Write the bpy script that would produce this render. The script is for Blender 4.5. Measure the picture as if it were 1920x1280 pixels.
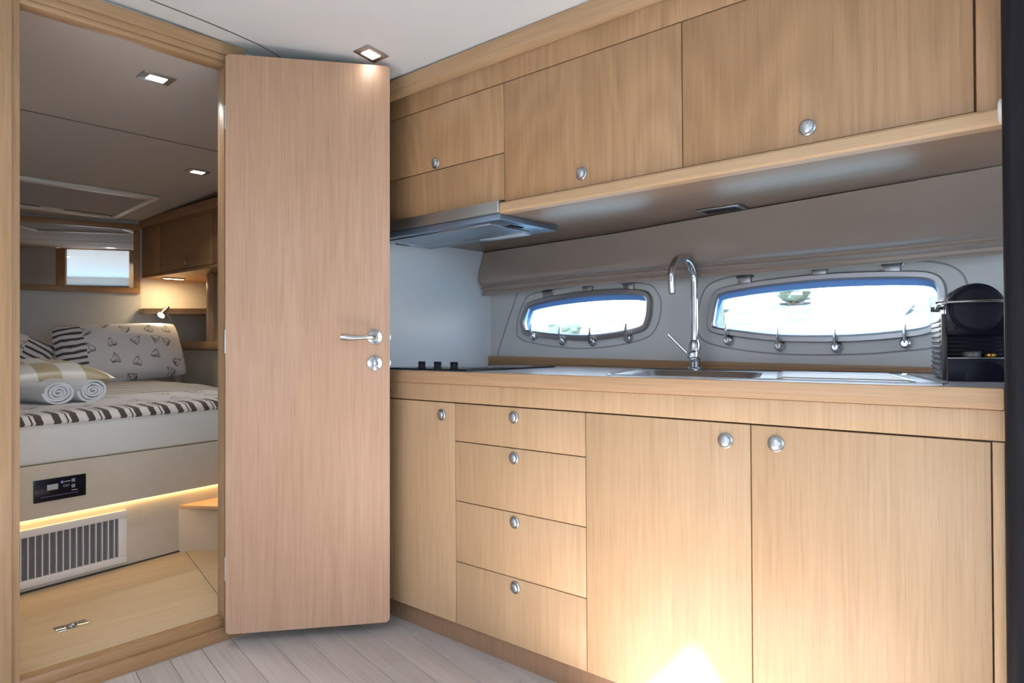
import bpy, bmesh, math, random
from mathutils import Matrix, Vector, noise as mnoise
random.seed(7)
SC = bpy.context.scene
for o in list(bpy.data.objects): bpy.data.objects.remove(o)
COL = SC.collection

# ------------------------------------------------------------------ frames
CAM_H = 1.02
O = Vector((-.4771, 2.5338, 0.0))
U = Vector((.755241, -.655396, .008192)); V = Vector((.655418, .755267, 0)); W = U.cross(V).normalized()
U0 = Vector((.755267, -.655418, 0)); V0 = Vector((.655418, .755267, 0)); Z0 = Vector((0, 0, 1))
def frame(x, y, z, o):
    m = Matrix.Identity(4)
    for i, c in enumerate((x, y, z)):
        for r in range(3): m[r][i] = c[r]
    for r in range(3): m[r][3] = o[r]
    return m
KF = frame(U, V, W, O)               # galley furniture: x along the run, y into the hull side, z up
UF = frame(U0, V0, Z0, O)            # the hull / cabin, upright
def up(s, v, z): return O + U0*s + V0*v + Z0*z
_bx = (U0*-.13442 + V0*.99093).normalized()
BF = frame(_bx, Z0.cross(_bx), Z0, up(-1.044, -.896, 0))      # the bed: x along its front, y into the bed
_lx = (U0*.3346 + V0*.4275).normalized()
LF = frame(_lx, Z0.cross(_lx), Z0, up(-.2056, -.5015, 0))     # the open door leaf: y away from the viewer

# ------------------------------------------------------------------ camera, sky, sun, exposure
cam = bpy.data.cameras.new('camera'); camo = bpy.data.objects.new('camera', cam); COL.objects.link(camo)
camo.location = (0, 0, CAM_H); camo.rotation_euler = (math.pi/2, 0, 0)
cam.lens = 24.0; cam.sensor_width = 36.0; cam.clip_start = .02; cam.clip_end = 500
SC.camera = camo
SC.view_settings.view_transform = 'Standard'; SC.view_settings.look = 'None'
SC.view_settings.gamma = 1; SC.view_settings.use_curve_mapping = False
SC.view_settings.exposure = 0.0
world = bpy.data.worlds.new('sky'); SC.world = world; world.use_nodes = True
bg = world.node_tree.nodes['Background']
bg.inputs[0].default_value = (.66, .81, 1.0, 1); bg.inputs[1].default_value = 6.2
sun = bpy.data.lights.new('sun', 'SUN'); sun.energy = 38; sun.angle = .02; sun.color = (1, .985, .97)
suno = bpy.data.objects.new('sun', sun); COL.objects.link(suno)
_sd = V0*math.cos(math.radians(50)) - Z0*math.sin(math.radians(50))
suno.rotation_euler = _sd.to_track_quat('-Z', 'Y').to_euler()
def portal(name, s, v, z, w, h, normal):
    l = bpy.data.lights.new(name, 'AREA'); l.shape = 'RECTANGLE'; l.size = w; l.size_y = h; l.cycles.is_portal = True
    o = bpy.data.objects.new(name, l); COL.objects.link(o)
    o.matrix_world = Matrix.Translation(up(s, v, z)) @ normal.to_track_quat('-Z', 'Y').to_matrix().to_4x4()
portal('opening_portal', 4.18, -1.5, 1.05, 2.3, 1.8, -U0)
portal('opening_portal', 2.0, -3.28, .80, 3.4, .5, V0)
portal('opening_portal', 1.24, -2.18, 2.12, 1.0, 1.34, -Z0)  # over the opening added in the ceiling to let the sun in

# ------------------------------------------------------------------ mesh helpers
def nb(): return bmesh.new()
def box(bm, x0, x1, y0, y1, z0, z1, bev=0.0, seg=2):
    vs = [bm.verts.new((x, y, z)) for x in (x0, x1) for y in (y0, y1) for z in (z0, z1)]
    fs = [bm.faces.new([vs[i] for i in f]) for f in ((0,1,3,2),(4,6,7,5),(0,4,5,1),(2,3,7,6),(0,2,6,4),(1,5,7,3))]
    if bev:
        es = set()
        for f in fs: es.update(f.edges)
        bmesh.ops.bevel(bm, geom=list(es), offset=bev, segments=seg, profile=.5, affect='EDGES')
    return bm
def prism(bm, pts, a, b, axis='z', bev=0.0):
    """polygon pts (2D) extruded along axis from a to b."""
    def mk(p, h):
        return {'z': (p[0], p[1], h), 'y': (p[0], h, p[1]), 'x': (h, p[0], p[1])}[axis]
    lo = [bm.verts.new(mk(p, a)) for p in pts]; hi = [bm.verts.new(mk(p, b)) for p in pts]
    n = len(pts); fs = [bm.faces.new(lo[::-1]), bm.faces.new(hi)]
    for i in range(n): fs.append(bm.faces.new((lo[i], lo[(i+1) % n], hi[(i+1) % n], hi[i])))
    if bev:
        es = [e for f in fs[:2] for e in f.edges]
        bmesh.ops.bevel(bm, geom=es, offset=bev, segments=2, profile=.5, affect='EDGES')
    return bm
def rrect(x0, x1, y0, y1, r, n=5):
    pts = []
    for cx, cy, a0 in ((x1-r, y0+r, -90), (x1-r, y1-r, 0), (x0+r, y1-r, 90), (x0+r, y0+r, 180)):
        for k in range(n+1):
            a = math.radians(a0 + 90*k/n); pts.append((cx + r*math.cos(a), cy + r*math.sin(a)))
    return pts
def lathe(bm, prof, c=(0,0,0), axis='z', n=24, m=None):
    """profile [(r,h)...] turned about an axis through c (or transformed by matrix m)."""
    rings = []
    for r, h in prof:
        ring = []
        for k in range(n):
            a = 2*math.pi*k/n; x, y = r*math.cos(a), r*math.sin(a)
            p = {'z': (x, y, h), 'y': (x, h, y), 'x': (h, x, y)}[axis]
            p = Vector(p)
            p = (m @ p) if m else p + Vector(c)
            ring.append(bm.verts.new(p))
        rings.append(ring)
    for a, b in zip(rings, rings[1:]):
        for k in range(n): bm.faces.new((a[k], a[(k+1) % n], b[(k+1) % n], b[k]))
    bm.faces.new(rings[0][::-1]); bm.faces.new(rings[-1])
    return bm
def tube(bm, path, r, n=10, closed=False, flat=1.0, upv=None):
    path = [Vector(p) for p in path]; rings = []
    N = len(path); prev = None
    for i, p in enumerate(path):
        if closed: t = path[(i+1) % N] - path[i-1]
        else: t = path[min(i+1, N-1)] - path[max(i-1, 0)]
        t.normalize()
        ref = Vector(upv) if upv else (prev if prev else (Vector((0,0,1)) if abs(t.z) < .9 else Vector((1,0,0))))
        a = (ref - t*ref.dot(t)).normalized(); b = t.cross(a)
        if not upv: prev = a
        rr = r[i] if isinstance(r, (list, tuple)) else r
        rings.append([bm.verts.new(p + a*rr*flat*math.cos(2*math.pi*k/n) + b*rr*math.sin(2*math.pi*k/n)) for k in range(n)])
    pr = list(zip(rings, rings[1:])) + ([(rings[-1], rings[0])] if closed else [])
    for a, b in pr:
        for k in range(n): bm.faces.new((a[k], a[(k+1) % n], b[(k+1) % n], b[k]))
    if not closed: bm.faces.new(rings[0][::-1]); bm.faces.new(rings[-1])
    return bm
def grid(bm, fn, nu, nv, closed_u=False):
    vs = [[bm.verts.new(fn(i/nu, j/nv)) for j in range(nv+1)] for i in range(nu+1)]
    for i in range(nu):
        for j in range(nv): bm.faces.new((vs[i][j], vs[i+1][j], vs[i+1][j+1], vs[i][j+1]))
    return vs
def smooth_loop(pts, n=6):
    out = []; N = len(pts)
    for i in range(N):
        p0, p1, p2, p3 = [Vector(pts[(i+k-1) % N]) for k in range(4)]
        for j in range(n):
            t = j/n
            out.append(.5*((2*p1) + (p2-p0)*t + (2*p0-5*p1+4*p2-p3)*t*t + (3*p1-p0-3*p2+p3)*t**3))
    return out
def inset_loop(pts, d):
    """move a closed 2D loop inwards by d"""
    N = len(pts); area = sum(pts[i].x*pts[(i+1)%N].y - pts[(i+1)%N].x*pts[i].y for i in range(N))
    sg = 1 if area > 0 else -1
    out = []
    for i in range(N):
        t = (pts[(i+1) % N] - pts[i-1]).normalized(); out.append(pts[i] + Vector((-t.y, t.x))*d*sg)
    return out
def loft(bm, loops, cap0=False, cap1=False):
    rs = [[bm.verts.new(p) for p in l] for l in loops]; n = len(rs[0])
    for a, b in zip(rs, rs[1:]):
        for k in range(n): bm.faces.new((a[k], a[(k+1) % n], b[(k+1) % n], b[k]))
    if cap0: bm.faces.new(rs[0][::-1])
    if cap1: bm.faces.new(rs[-1])
def holed(bm, outer, holes, mk):
    """flat sheet with holes: outer / holes are 2D loops, mk maps 2D -> 3D"""
    es = []
    for lp in [outer] + holes:
        vs = [bm.verts.new(mk(p)) for p in lp]
        es += [bm.edges.new((vs[i], vs[(i+1) % len(vs)])) for i in range(len(vs))]
    bmesh.ops.triangle_fill(bm, use_beauty=True, use_dissolve=False, edges=es)
    return bm

BASE = {}
def finish(name, bm, mat, base, smooth):
    if base != (0, 0, 0): bmesh.ops.translate(bm, vec=-Vector(base), verts=bm.verts)
    bmesh.ops.recalc_face_normals(bm, faces=bm.faces)
    me = bpy.data.meshes.new(name); bm.to_mesh(me); bm.free()
    me.materials.append(MAT[mat] if isinstance(mat, str) else mat)
    if smooth:
        me.shade_smooth(); me.set_sharp_from_angle(angle=math.radians(35))
    o = bpy.data.objects.new(name, me); COL.objects.link(o)
    return o
def thing(name, label, cat, base, fr=KF, group=None):
    o = bpy.data.objects.new(name, None); COL.objects.link(o); o.empty_display_size = .05
    o.matrix_world = fr @ Matrix.Translation(base); BASE[o.name] = tuple(base)
    o['label'] = label; o['category'] = cat
    if group: o['group'] = group
    return o
def part(name, bm, mat, parent, label=None, smooth=True):
    """mesh given in its thing's frame coordinates"""
    o = finish(name, bm, mat, BASE[parent.name], smooth)
    o.parent = parent; BASE[o.name] = BASE[parent.name]
    if label: o['label'] = label
    return o
def solo(name, bm, mat, label, cat, base, fr=KF, group=None, smooth=True):
    o = finish(name, bm, mat, tuple(base), smooth)
    o.matrix_world = fr @ Matrix.Translation(base); BASE[o.name] = tuple(base)
    o['label'] = label; o['category'] = cat
    if group: o['group'] = group
    return o
def struct(name, bm, mat, fr=UF, label=None, base=(0,0,0), smooth=False):
    o = finish(name, bm, mat, tuple(base), smooth); o.matrix_world = fr @ Matrix.Translation(base); BASE[o.name] = tuple(base)
    o['kind'] = 'structure'
    if label: o['label'] = label
    return o
def struct_root(name, label, base, fr=UF):
    o = bpy.data.objects.new(name, None); COL.objects.link(o); o.empty_display_size = .05
    o.matrix_world = fr @ Matrix.Translation(base); BASE[o.name] = tuple(base)
    o['kind'] = 'structure'; o['label'] = label
    return o

# ------------------------------------------------------------------ materials
MAT = {}
def newmat(name):
    m = bpy.data.materials.new(name); m.use_nodes = True; MAT[name] = m
    nt = m.node_tree; return m, nt, nt.nodes['Principled BSDF']
def N(nt, typ, **kw):
    n = nt.nodes.new(typ)
    for k, v in kw.items(): setattr(n, k, v)
    return n
def L(nt, a, b): nt.links.new(a, b)
def math_(nt, op, a, b=None, c=None):
    n = N(nt, 'ShaderNodeMath', operation=op)
    for i, x in enumerate((a, b, c)):
        if x is None: continue
        if isinstance(x, (int, float)): n.inputs[i].default_value = x
        else: L(nt, x, n.inputs[i])
    return n.outputs[0]
def mixc(nt, f, a, b):
    n = N(nt, 'ShaderNodeMix', data_type='RGBA')
    if isinstance(f, (int, float)): n.inputs[0].default_value = f
    else: L(nt, f, n.inputs[0])
    for i, x in ((6, a), (7, b)):
        if isinstance(x, tuple): n.inputs[i].default_value = (*x, 1)
        else: L(nt, x, n.inputs[i])
    return n.outputs[2]
def simple(name, col, rough=.5, metal=0.0, bump=0.0, bscale=200, spec=.5, coat=0.0, sheen=0.0, emit=None, estr=0.0, vary=0.0, vscale=5):
    m, nt, p = newmat(name)
    p.inputs['Base Color'].default_value = (*col, 1); p.inputs['Roughness'].default_value = rough; p.inputs['Metallic'].default_value = metal
    p.inputs['Specular IOR Level'].default_value = spec; p.inputs['Coat Weight'].default_value = coat; p.inputs['Sheen Weight'].default_value = sheen
    if emit: p.inputs['Emission Color'].default_value = (*emit, 1); p.inputs['Emission Strength'].default_value = estr
    tc = N(nt, 'ShaderNodeTexCoord')
    if vary:
        n = N(nt, 'ShaderNodeTexNoise'); n.inputs['Scale'].default_value = vscale; n.inputs['Detail'].default_value = 3
        L(nt, tc.outputs['Object'], n.inputs['Vector'])
        c = mixc(nt, n.outputs['Fac'], tuple(x*(1-vary) for x in col), tuple(min(1, x*(1+vary)) for x in col)); L(nt, c, p.inputs['Base Color'])
    if bump:
        n = N(nt, 'ShaderNodeTexNoise'); n.inputs['Scale'].default_value = bscale; n.inputs['Detail'].default_value = 2
        L(nt, tc.outputs['Object'], n.inputs['Vector'])
        b = N(nt, 'ShaderNodeBump'); b.inputs['Strength'].default_value = bump; b.inputs['Distance'].default_value = .002
        L(nt, n.outputs['Fac'], b.inputs['Height']); L(nt, b.outputs[0], p.inputs['Normal'])
    return m
def wood(name, light, dark, axis, rough=.36, fine=1.0, rot=None, tint=.06, band=.5, flame=0.0):
    """straight-grained veneer; axis = grain direction in the object's own space"""
    m, nt, p = newmat(name)
    tc = N(nt, 'ShaderNodeTexCoord'); oi = N(nt, 'ShaderNodeObjectInfo')
    off = N(nt, 'ShaderNodeVectorMath', operation='SCALE'); off.inputs[0].default_value = (13.7, 7.3, 5.1); L(nt, oi.outputs['Random'], off.inputs['Scale'])
    add = N(nt, 'ShaderNodeVectorMath', operation='ADD'); L(nt, tc.outputs['Object'], add.inputs[0]); L(nt, off.outputs[0], add.inputs[1])
    def tex(scale, along, detail, dist=0.0):
        mp = N(nt, 'ShaderNodeMapping'); mp.inputs['Scale'].default_value = tuple(along if 'xyz'[i] == axis else 1.0 for i in range(3))
        if rot: mp.vector_type = 'TEXTURE'; mp.inputs['Rotation'].default_value = rot; mp.inputs['Scale'].default_value = tuple(1/along if 'xyz'[i] == axis else 1.0 for i in range(3))
        L(nt, add.outputs[0], mp.inputs['Vector'])
        n = N(nt, 'ShaderNodeTexNoise'); n.inputs['Scale'].default_value = scale; n.inputs['Detail'].default_value = detail; n.inputs['Distortion'].default_value = dist
        L(nt, mp.outputs[0], n.inputs['Vector']); return n.outputs['Fac']
    broad = tex(9, .10, 3, .8); mid = tex(34, .045, 3, 1.1); grain = tex(95*fine, .035, 4, .3); pore = tex(330*fine, .02, 2)
    def ramp(x, a, b):
        r = N(nt, 'ShaderNodeMapRange'); r.inputs[1].default_value = a; r.inputs[2].default_value = b; L(nt, x, r.inputs[0]); return r.outputs[0]
    f = math_(nt, 'ADD', math_(nt, 'ADD', math_(nt, 'MULTIPLY', ramp(broad, .3, .7), band*.5), math_(nt, 'MULTIPLY', ramp(mid, .32, .62), band*.5)), math_(nt, 'MULTIPLY', ramp(grain, .3, .7), 1-band))
    if flame:
        iso = tex(2.4, .20, 1.5, .25)
        wv = math_(nt, 'ADD', math_(nt, 'MULTIPLY', math_(nt, 'SINE', math_(nt, 'MULTIPLY', iso, 150.0)), .5), .5)
        f = math_(nt, 'ADD', math_(nt, 'MULTIPLY', f, 1-flame), math_(nt, 'MULTIPLY', wv, flame))
    c = mixc(nt, f, dark, light)
    pr = ramp(pore, .30, .46); c = mixc(nt, math_(nt, 'ADD', math_(nt, 'MULTIPLY', pr, .22), .78), tuple(x*.45 for x in dark), c)
    hs = N(nt, 'ShaderNodeHueSaturation'); L(nt, c, hs.inputs['Color'])
    L(nt, math_(nt, 'ADD', math_(nt, 'MULTIPLY', oi.outputs['Random'], tint*2), 1-tint), hs.inputs['Value'])
    L(nt, hs.outputs[0], p.inputs['Base Color'])
    p.inputs['Roughness'].default_value = rough; p.inputs['Specular IOR Level'].default_value = .4
    b = N(nt, 'ShaderNodeBump'); b.inputs['Strength'].default_value = .12; b.inputs['Distance'].default_value = .001
    L(nt, pr, b.inputs['Height']); L(nt, b.outputs[0], p.inputs['Normal'])
    return m
OAK_L, OAK_D = (.60, .395, .228), (.50, .312, .168)
wood('oak_upright', OAK_L, OAK_D, 'z'); wood('oak_along', OAK_L, OAK_D, 'x'); wood('oak_across', OAK_L, OAK_D, 'y')
UP_L, UP_D = (.51, .295, .15), (.335, .182, .088)
wood('oak_upper', UP_L, UP_D, 'z', fine=.9, band=.55, flame=.26); wood('oak_upper_along', (.52, .335, .19), (.40, .24, .125), 'x')
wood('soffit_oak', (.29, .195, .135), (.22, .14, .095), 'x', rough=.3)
wood('casing_upright', (.50, .315, .175), (.38, .225, .115), 'z'); wood('casing_across', (.50, .315, .175), (.38, .225, .115), 'y')
wood('oak_door', (.58, .36, .235), (.47, .275, .17), 'z', tint=0)
wood('oak_worktop_edge', (.56, .35, .20), (.44, .26, .14), 'x', fine=1.3)
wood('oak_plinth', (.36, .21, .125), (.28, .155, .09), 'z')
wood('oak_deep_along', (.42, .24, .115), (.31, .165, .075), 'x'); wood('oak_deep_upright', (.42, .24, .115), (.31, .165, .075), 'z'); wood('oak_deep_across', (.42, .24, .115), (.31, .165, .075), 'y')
wood('floor_laminate', (.60, .545, .51), (.46, .40, .37), 'x', rough=.32, fine=.45, tint=.05, band=.6)
wood('cabin_floor_oak', (.61, .47, .31), (.52, .38, .235), 'y', rough=.4, fine=.4, tint=.03, band=.75)
wood('dark_wenge', (.022, .020, .024), (.010, .009, .011), 'z', rough=.5, tint=0)
MAT['dark_wenge'].node_tree.nodes['Principled BSDF'].inputs['Specular IOR Level'].default_value = .10
simple('ceiling_white', (.71, .715, .72), .75, bump=.05, bscale=400)
simple('cabin_headliner', (.52, .46, .42), .85, bump=.05, bscale=400)
simple('liner_white', (.66, .65, .64), .55)
simple('side_panel_white', (.72, .73, .75), .42)
simple('cabin_wall_vinyl', (.66, .665, .68), .6, bump=.08, bscale=300)
simple('floor_gap', (.22, .19, .175), .8)
simple('gap_dark', (.05, .04, .035), .8)
simple('stainless', (.62, .62, .63), .28, metal=1)
simple('brushed_steel', (.46, .455, .45), .38, metal=1)
simple('clip_steel', (.56, .55, .56), .20, metal=1)
simple('chrome', (.60, .60, .62), .09, metal=1)
simple('satin_nickel', (.52, .52, .53), .36, metal=1)
simple('hood_grey', (.25, .32, .43), .3, metal=.8)
simple('black_glass', (.012, .013, .016), .06)
simple('black_plastic', (.008, .008, .014), .42, spec=.2)
simple('black_gloss', (.006, .006, .012), .22, spec=.28)
simple('rib_grey', (.13, .125, .14), .40, metal=.4)
simple('dark_rubber', (.03, .03, .03), .7)
simple('worktop_laminate', (.62, .62, .68), .22, vary=.02)
simple('frame_steel', (.36, .34, .345), .32, metal=.9)
simple('grey_moulding', (.56, .545, .53), .5)
simple('groove_grey', (.30, .29, .28), .7)
simple('bevel_sky_blue', (.16, .34, .72), .35)  # sky reflection on the frame bevel, put into the base colour
simple('vent_cream', (.80, .74, .69), .45)
simple('vent_mesh', (.16, .16, .17), .7, bump=.8, bscale=900)
simple('cream_leather', (.71, .69, .65), .5, bump=.06, bscale=350, vary=.02)
simple('suede_beige', (.60, .51, .40), .9, bump=.25, bscale=260, sheen=.3, vary=.07, vscale=22)
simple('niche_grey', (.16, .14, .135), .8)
simple('towel_white', (.86, .87, .90), .95, bump=.7, bscale=420, sheen=.4)
simple('hatch_blind', (.42, .38, .385), .8)
simple('lcd', (.42, .47, .45), .3)
simple('icon_white', (.6, .6, .66), .5)
simple('icon_violet', (.35, .28, .75), .5)
simple('led_white', (1, 1, 1), .5, emit=(1, .98, .95), estr=9)
simple('led_warm', (1, .8, .5), .5, emit=(1, .68, .26), estr=20)
simple('lamp_warm', (1, .85, .6), .5, emit=(1, .74, .38), estr=14)
simple('bulb_white', (1, 1, 1), .5, emit=(1, .93, .82), estr=22)
simple('sea_water', (.10, .20, .24), .15)
simple('plaster_white', (.85, .83, .79), .8)
simple('shutter_blue', (.12, .16, .19), .6)
simple('roof_tile', (.50, .25, .16), .8)
simple('tree_green', (.07, .10, .085), .8, bump=.5, bscale=4, vary=.4, vscale=2)
simple('trunk_brown', (.16, .11, .07), .9)
simple('lens_frost', (.55, .60, .70), .25)

def fabric_blind():
    m, nt, p = newmat('blind_fabric'); p.inputs['Base Color'].default_value = (.345, .262, .215, 1); p.inputs['Roughness'].default_value = .33
    p.inputs['Sheen Weight'].default_value = .25
    tc = N(nt, 'ShaderNodeTexCoord'); n = N(nt, 'ShaderNodeTexNoise'); n.inputs['Scale'].default_value = 700
    L(nt, tc.outputs['Object'], n.inputs['Vector']); b = N(nt, 'ShaderNodeBump'); b.inputs['Strength'].default_value = .08; b.inputs['Distance'].default_value = .001
    L(nt, n.outputs['Fac'], b.inputs['Height']); L(nt, b.outputs[0], p.inputs['Normal'])
fabric_blind()
def glass():
    m = bpy.data.materials.new('window_glass'); m.use_nodes = True; MAT['window_glass'] = m; nt = m.node_tree
    nt.nodes.remove(nt.nodes['Principled BSDF']); out = nt.nodes['Material Output']
    t = N(nt, 'ShaderNodeBsdfTransparent'); t.inputs[0].default_value = (.93, .97, .98, 1)
    g = N(nt, 'ShaderNodeBsdfGlossy'); g.inputs['Roughness'].default_value = .02
    mx = N(nt, 'ShaderNodeMixShader'); mx.inputs[0].default_value = .06
    L(nt, t.outputs[0], mx.inputs[1]); L(nt, g.outputs[0], mx.inputs[2]); L(nt, mx.outputs[0], out.inputs[0])
glass()
simple('mirror_glass', (.86, .88, .90), .015, metal=1)

def hill_mat():
    m, nt, p = newmat('hillside_scrub'); tc = N(nt, 'ShaderNodeTexCoord')
    n = N(nt, 'ShaderNodeTexNoise'); n.inputs['Scale'].default_value = .6; n.inputs['Detail'].default_value = 5
    L(nt, tc.outputs['Object'], n.inputs['Vector'])
    r = N(nt, 'ShaderNodeMapRange'); r.inputs[1].default_value = .47; r.inputs[2].default_value = .54; L(nt, n.outputs['Fac'], r.inputs[0])
    L(nt, mixc(nt, r.outputs[0], (.045, .066, .066), (.60, .57, .52)), p.inputs['Base Color']); p.inputs['Roughness'].default_value = .9
hill_mat()

def ship_mask(nt, vec, scale, seed=0.0):
    """small ink sketches of sailing boats, one per voronoi cell; returns a 0..1 mask"""
    vo = N(nt, 'ShaderNodeTexVoronoi', voronoi_dimensions='2D'); vo.inputs['Scale'].default_value = scale; vo.inputs['Randomness'].default_value = .55
    L(nt, vec, vo.inputs['Vector'])
    sc = N(nt, 'ShaderNodeVectorMath', operation='SCALE'); sc.inputs['Scale'].default_value = 1.0; L(nt, vec, sc.inputs[0])
    df = N(nt, 'ShaderNodeVectorMath', operation='SUBTRACT'); L(nt, sc.outputs[0], df.inputs[0]); L(nt, vo.outputs['Position'], df.inputs[1])
    s2 = N(nt, 'ShaderNodeVectorMath', operation='SCALE'); s2.inputs['Scale'].default_value = scale; L(nt, df.outputs[0], s2.inputs[0])
    sepc = N(nt, 'ShaderNodeSeparateColor'); L(nt, vo.outputs['Color'], sepc.inputs[0])
    rot = N(nt, 'ShaderNodeVectorRotate', rotation_type='Z_AXIS'); L(nt, s2.outputs[0], rot.inputs['Vector'])
    L(nt, math_(nt, 'MULTIPLY', math_(nt, 'SUBTRACT', sepc.outputs[0], .5), 2.4), rot.inputs['Angle'])
    nz = N(nt, 'ShaderNodeTexNoise'); nz.inputs['Scale'].default_value = 60; L(nt, vec, nz.inputs['Vector'])
    wob = math_(nt, 'MULTIPLY', math_(nt, 'SUBTRACT', nz.outputs['Fac'], .5), .16)
    sp = N(nt, 'ShaderNodeSeparateXYZ'); L(nt, rot.outputs[0], sp.inputs[0]); x, y = math_(nt, 'ADD', sp.outputs[0], wob), math_(nt, 'SUBTRACT', sp.outputs[1], wob)
    ax = math_(nt, 'ABSOLUTE', x)
    def lt(a, b): return math_(nt, 'LESS_THAN', a, b)
    def gt(a, b): return math_(nt, 'GREATER_THAN', a, b)
    def mul(*a):
        r = a[0]
        for q in a[1:]: r = math_(nt, 'MULTIPLY', r, q)
        return r
    hull = mul(lt(ax, math_(nt, 'ADD', math_(nt, 'MULTIPLY', y, .8), .38)), lt(math_(nt, 'ABSOLUTE', math_(nt, 'ADD', y, .20)), .034))
    mast = mul(lt(ax, .014), gt(y, -.16), lt(y, .30))
    mast2 = mul(lt(math_(nt, 'ABSOLUTE', math_(nt, 'SUBTRACT', x, .12)), .012), gt(y, -.16), lt(y, .2), gt(sepc.outputs[1], .5))
    sail = mul(lt(math_(nt, 'ABSOLUTE', math_(nt, 'SUBTRACT', ax, math_(nt, 'MULTIPLY', math_(nt, 'SUBTRACT', .30, y), .55))), .016), gt(y, -.13), lt(y, .30))
    boom = mul(lt(math_(nt, 'ABSOLUTE', math_(nt, 'ADD', y, .12)), .012), lt(ax, .22))
    r = hull
    for q in (mast, mast2, sail, boom): r = math_(nt, 'MAXIMUM', r, q)
    return mul(r, gt(sepc.outputs[2], .12))
def stripe(nt, x, period, duty, wob=None):
    if wob is not None: x = math_(nt, 'ADD', x, wob)
    fr = math_(nt, 'FRACT', math_(nt, 'DIVIDE', x, period)); return math_(nt, 'LESS_THAN', fr, duty)
def pillow_mat():
    m, nt, p = newmat('pillow_print'); tc = N(nt, 'ShaderNodeTexCoord'); sp = N(nt, 'ShaderNodeSeparateXYZ'); L(nt, tc.outputs['Object'], sp.inputs[0])
    x, y = sp.outputs[0], sp.outputs[1]
    ships = ship_mask(nt, tc.outputs['Object'], 8.6)
    nz = N(nt, 'ShaderNodeTexNoise'); nz.inputs['Scale'].default_value = 9; L(nt, tc.outputs['Object'], nz.inputs['Vector'])
    st = stripe(nt, y, .040, .42, math_(nt, 'MULTIPLY', nz.outputs['Fac'], .03))
    left = math_(nt, 'LESS_THAN', x, -.225)
    ink = math_(nt, 'ADD', math_(nt, 'MULTIPLY', ships, math_(nt, 'SUBTRACT', 1.0, left)), math_(nt, 'MULTIPLY', st, left))
    L(nt, mixc(nt, math_(nt, 'MULTIPLY', ink, math_(nt, 'ADD', .85, math_(nt, 'MULTIPLY', left, .1))), (.80, .79, .81), (.055, .04, .035)), p.inputs['Base Color']); p.inputs['Roughness'].default_value = .85; p.inputs['Sheen Weight'].default_value = .2
pillow_mat()
def duvet_mat():
    m, nt, p = newmat('duvet_print'); tc = N(nt, 'ShaderNodeTexCoord'); sp = N(nt, 'ShaderNodeSeparateXYZ'); L(nt, tc.outputs['Object'], sp.inputs[0])
    x, y = sp.outputs[0], sp.outputs[1]
    blk = stripe(nt, x, .062, .42); thin = stripe(nt, math_(nt, 'ADD', x, .016), .124, .05)
    edge = math_(nt, 'LESS_THAN', y, .075); ink1 = math_(nt, 'MULTIPLY', math_(nt, 'MAXIMUM', blk, thin), edge)
    ships = math_(nt, 'MULTIPLY', ship_mask(nt, tc.outputs['Object'], 5.0), .75)
    back = math_(nt, 'GREATER_THAN', math_(nt, 'ADD', y, math_(nt, 'MULTIPLY', x, .25)), .66)
    st = stripe(nt, math_(nt, 'ADD', y, math_(nt, 'MULTIPLY', x, .45)), .066, .40)
    mid = math_(nt, 'MULTIPLY', math_(nt, 'SUBTRACT', 1.0, edge), math_(nt, 'SUBTRACT', 1.0, back))
    ink = math_(nt, 'ADD', math_(nt, 'ADD', ink1, math_(nt, 'MULTIPLY', ships, mid)), math_(nt, 'MULTIPLY', st, back))
    n = N(nt, 'ShaderNodeTexNoise'); n.inputs['Scale'].default_value = 7; L(nt, tc.outputs['Object'], n.inputs['Vector'])
    base = mixc(nt, math_(nt, 'MULTIPLY', mid, n.outputs['Fac']), (.74, .70, .66), (.56, .53, .55))
    L(nt, mixc(nt, ink, base, (.09, .06, .05)), p.inputs['Base Color']); p.inputs['Roughness'].default_value = .9; p.inputs['Sheen Weight'].default_value = .2
duvet_mat()
def check_mat():
    m, nt, p = newmat('cushion_check'); tc = N(nt, 'ShaderNodeTexCoord'); sp = N(nt, 'ShaderNodeSeparateXYZ'); L(nt, tc.outputs['Object'], sp.inputs[0])
    a = stripe(nt, math_(nt, 'ADD', sp.outputs[0], .305), .22, .5); b = stripe(nt, math_(nt, 'ADD', sp.outputs[1], .27), .36, .5)
    d = math_(nt, 'ABSOLUTE', math_(nt, 'SUBTRACT', a, b))
    L(nt, mixc(nt, d, (.52, .43, .27), (.78, .77, .74)), p.inputs['Base Color']); p.inputs['Roughness'].default_value = .38; p.inputs['Sheen Weight'].default_value = .3
check_mat()
def hood_filter():
    m, nt, p = newmat('hood_filter'); tc = N(nt, 'ShaderNodeTexCoord')
    w1 = N(nt, 'ShaderNodeTexVoronoi'); w1.inputs['Scale'].default_value = 190; w1.inputs['Randomness'].default_value = 0; L(nt, tc.outputs['Object'], w1.inputs['Vector'])
    r = N(nt, 'ShaderNodeMapRange'); r.inputs[1].default_value = .25; r.inputs[2].default_value = .5; L(nt, w1.outputs['Distance'], r.inputs[0])
    L(nt, mixc(nt, r.outputs[0], (.10, .14, .21), (.34, .42, .53)), p.inputs['Base Color']); p.inputs['Metallic'].default_value = .7; p.inputs['Roughness'].default_value = .35
hood_filter()

# ================================================================== THE SETTING
HULL = .70          # window wall, distance behind the cabinet fronts
CABIN_FLOOR = .073
S_BULK = -.26       # galley face of the bulkhead with the doorway
def ceil_z(v):
    t = max(0, min(.85, .05 - v)); return 1.985 + .153*t - .09*t*t
def cabin_ceil(s): return 1.975 + .0474*(s + .26)

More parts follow.
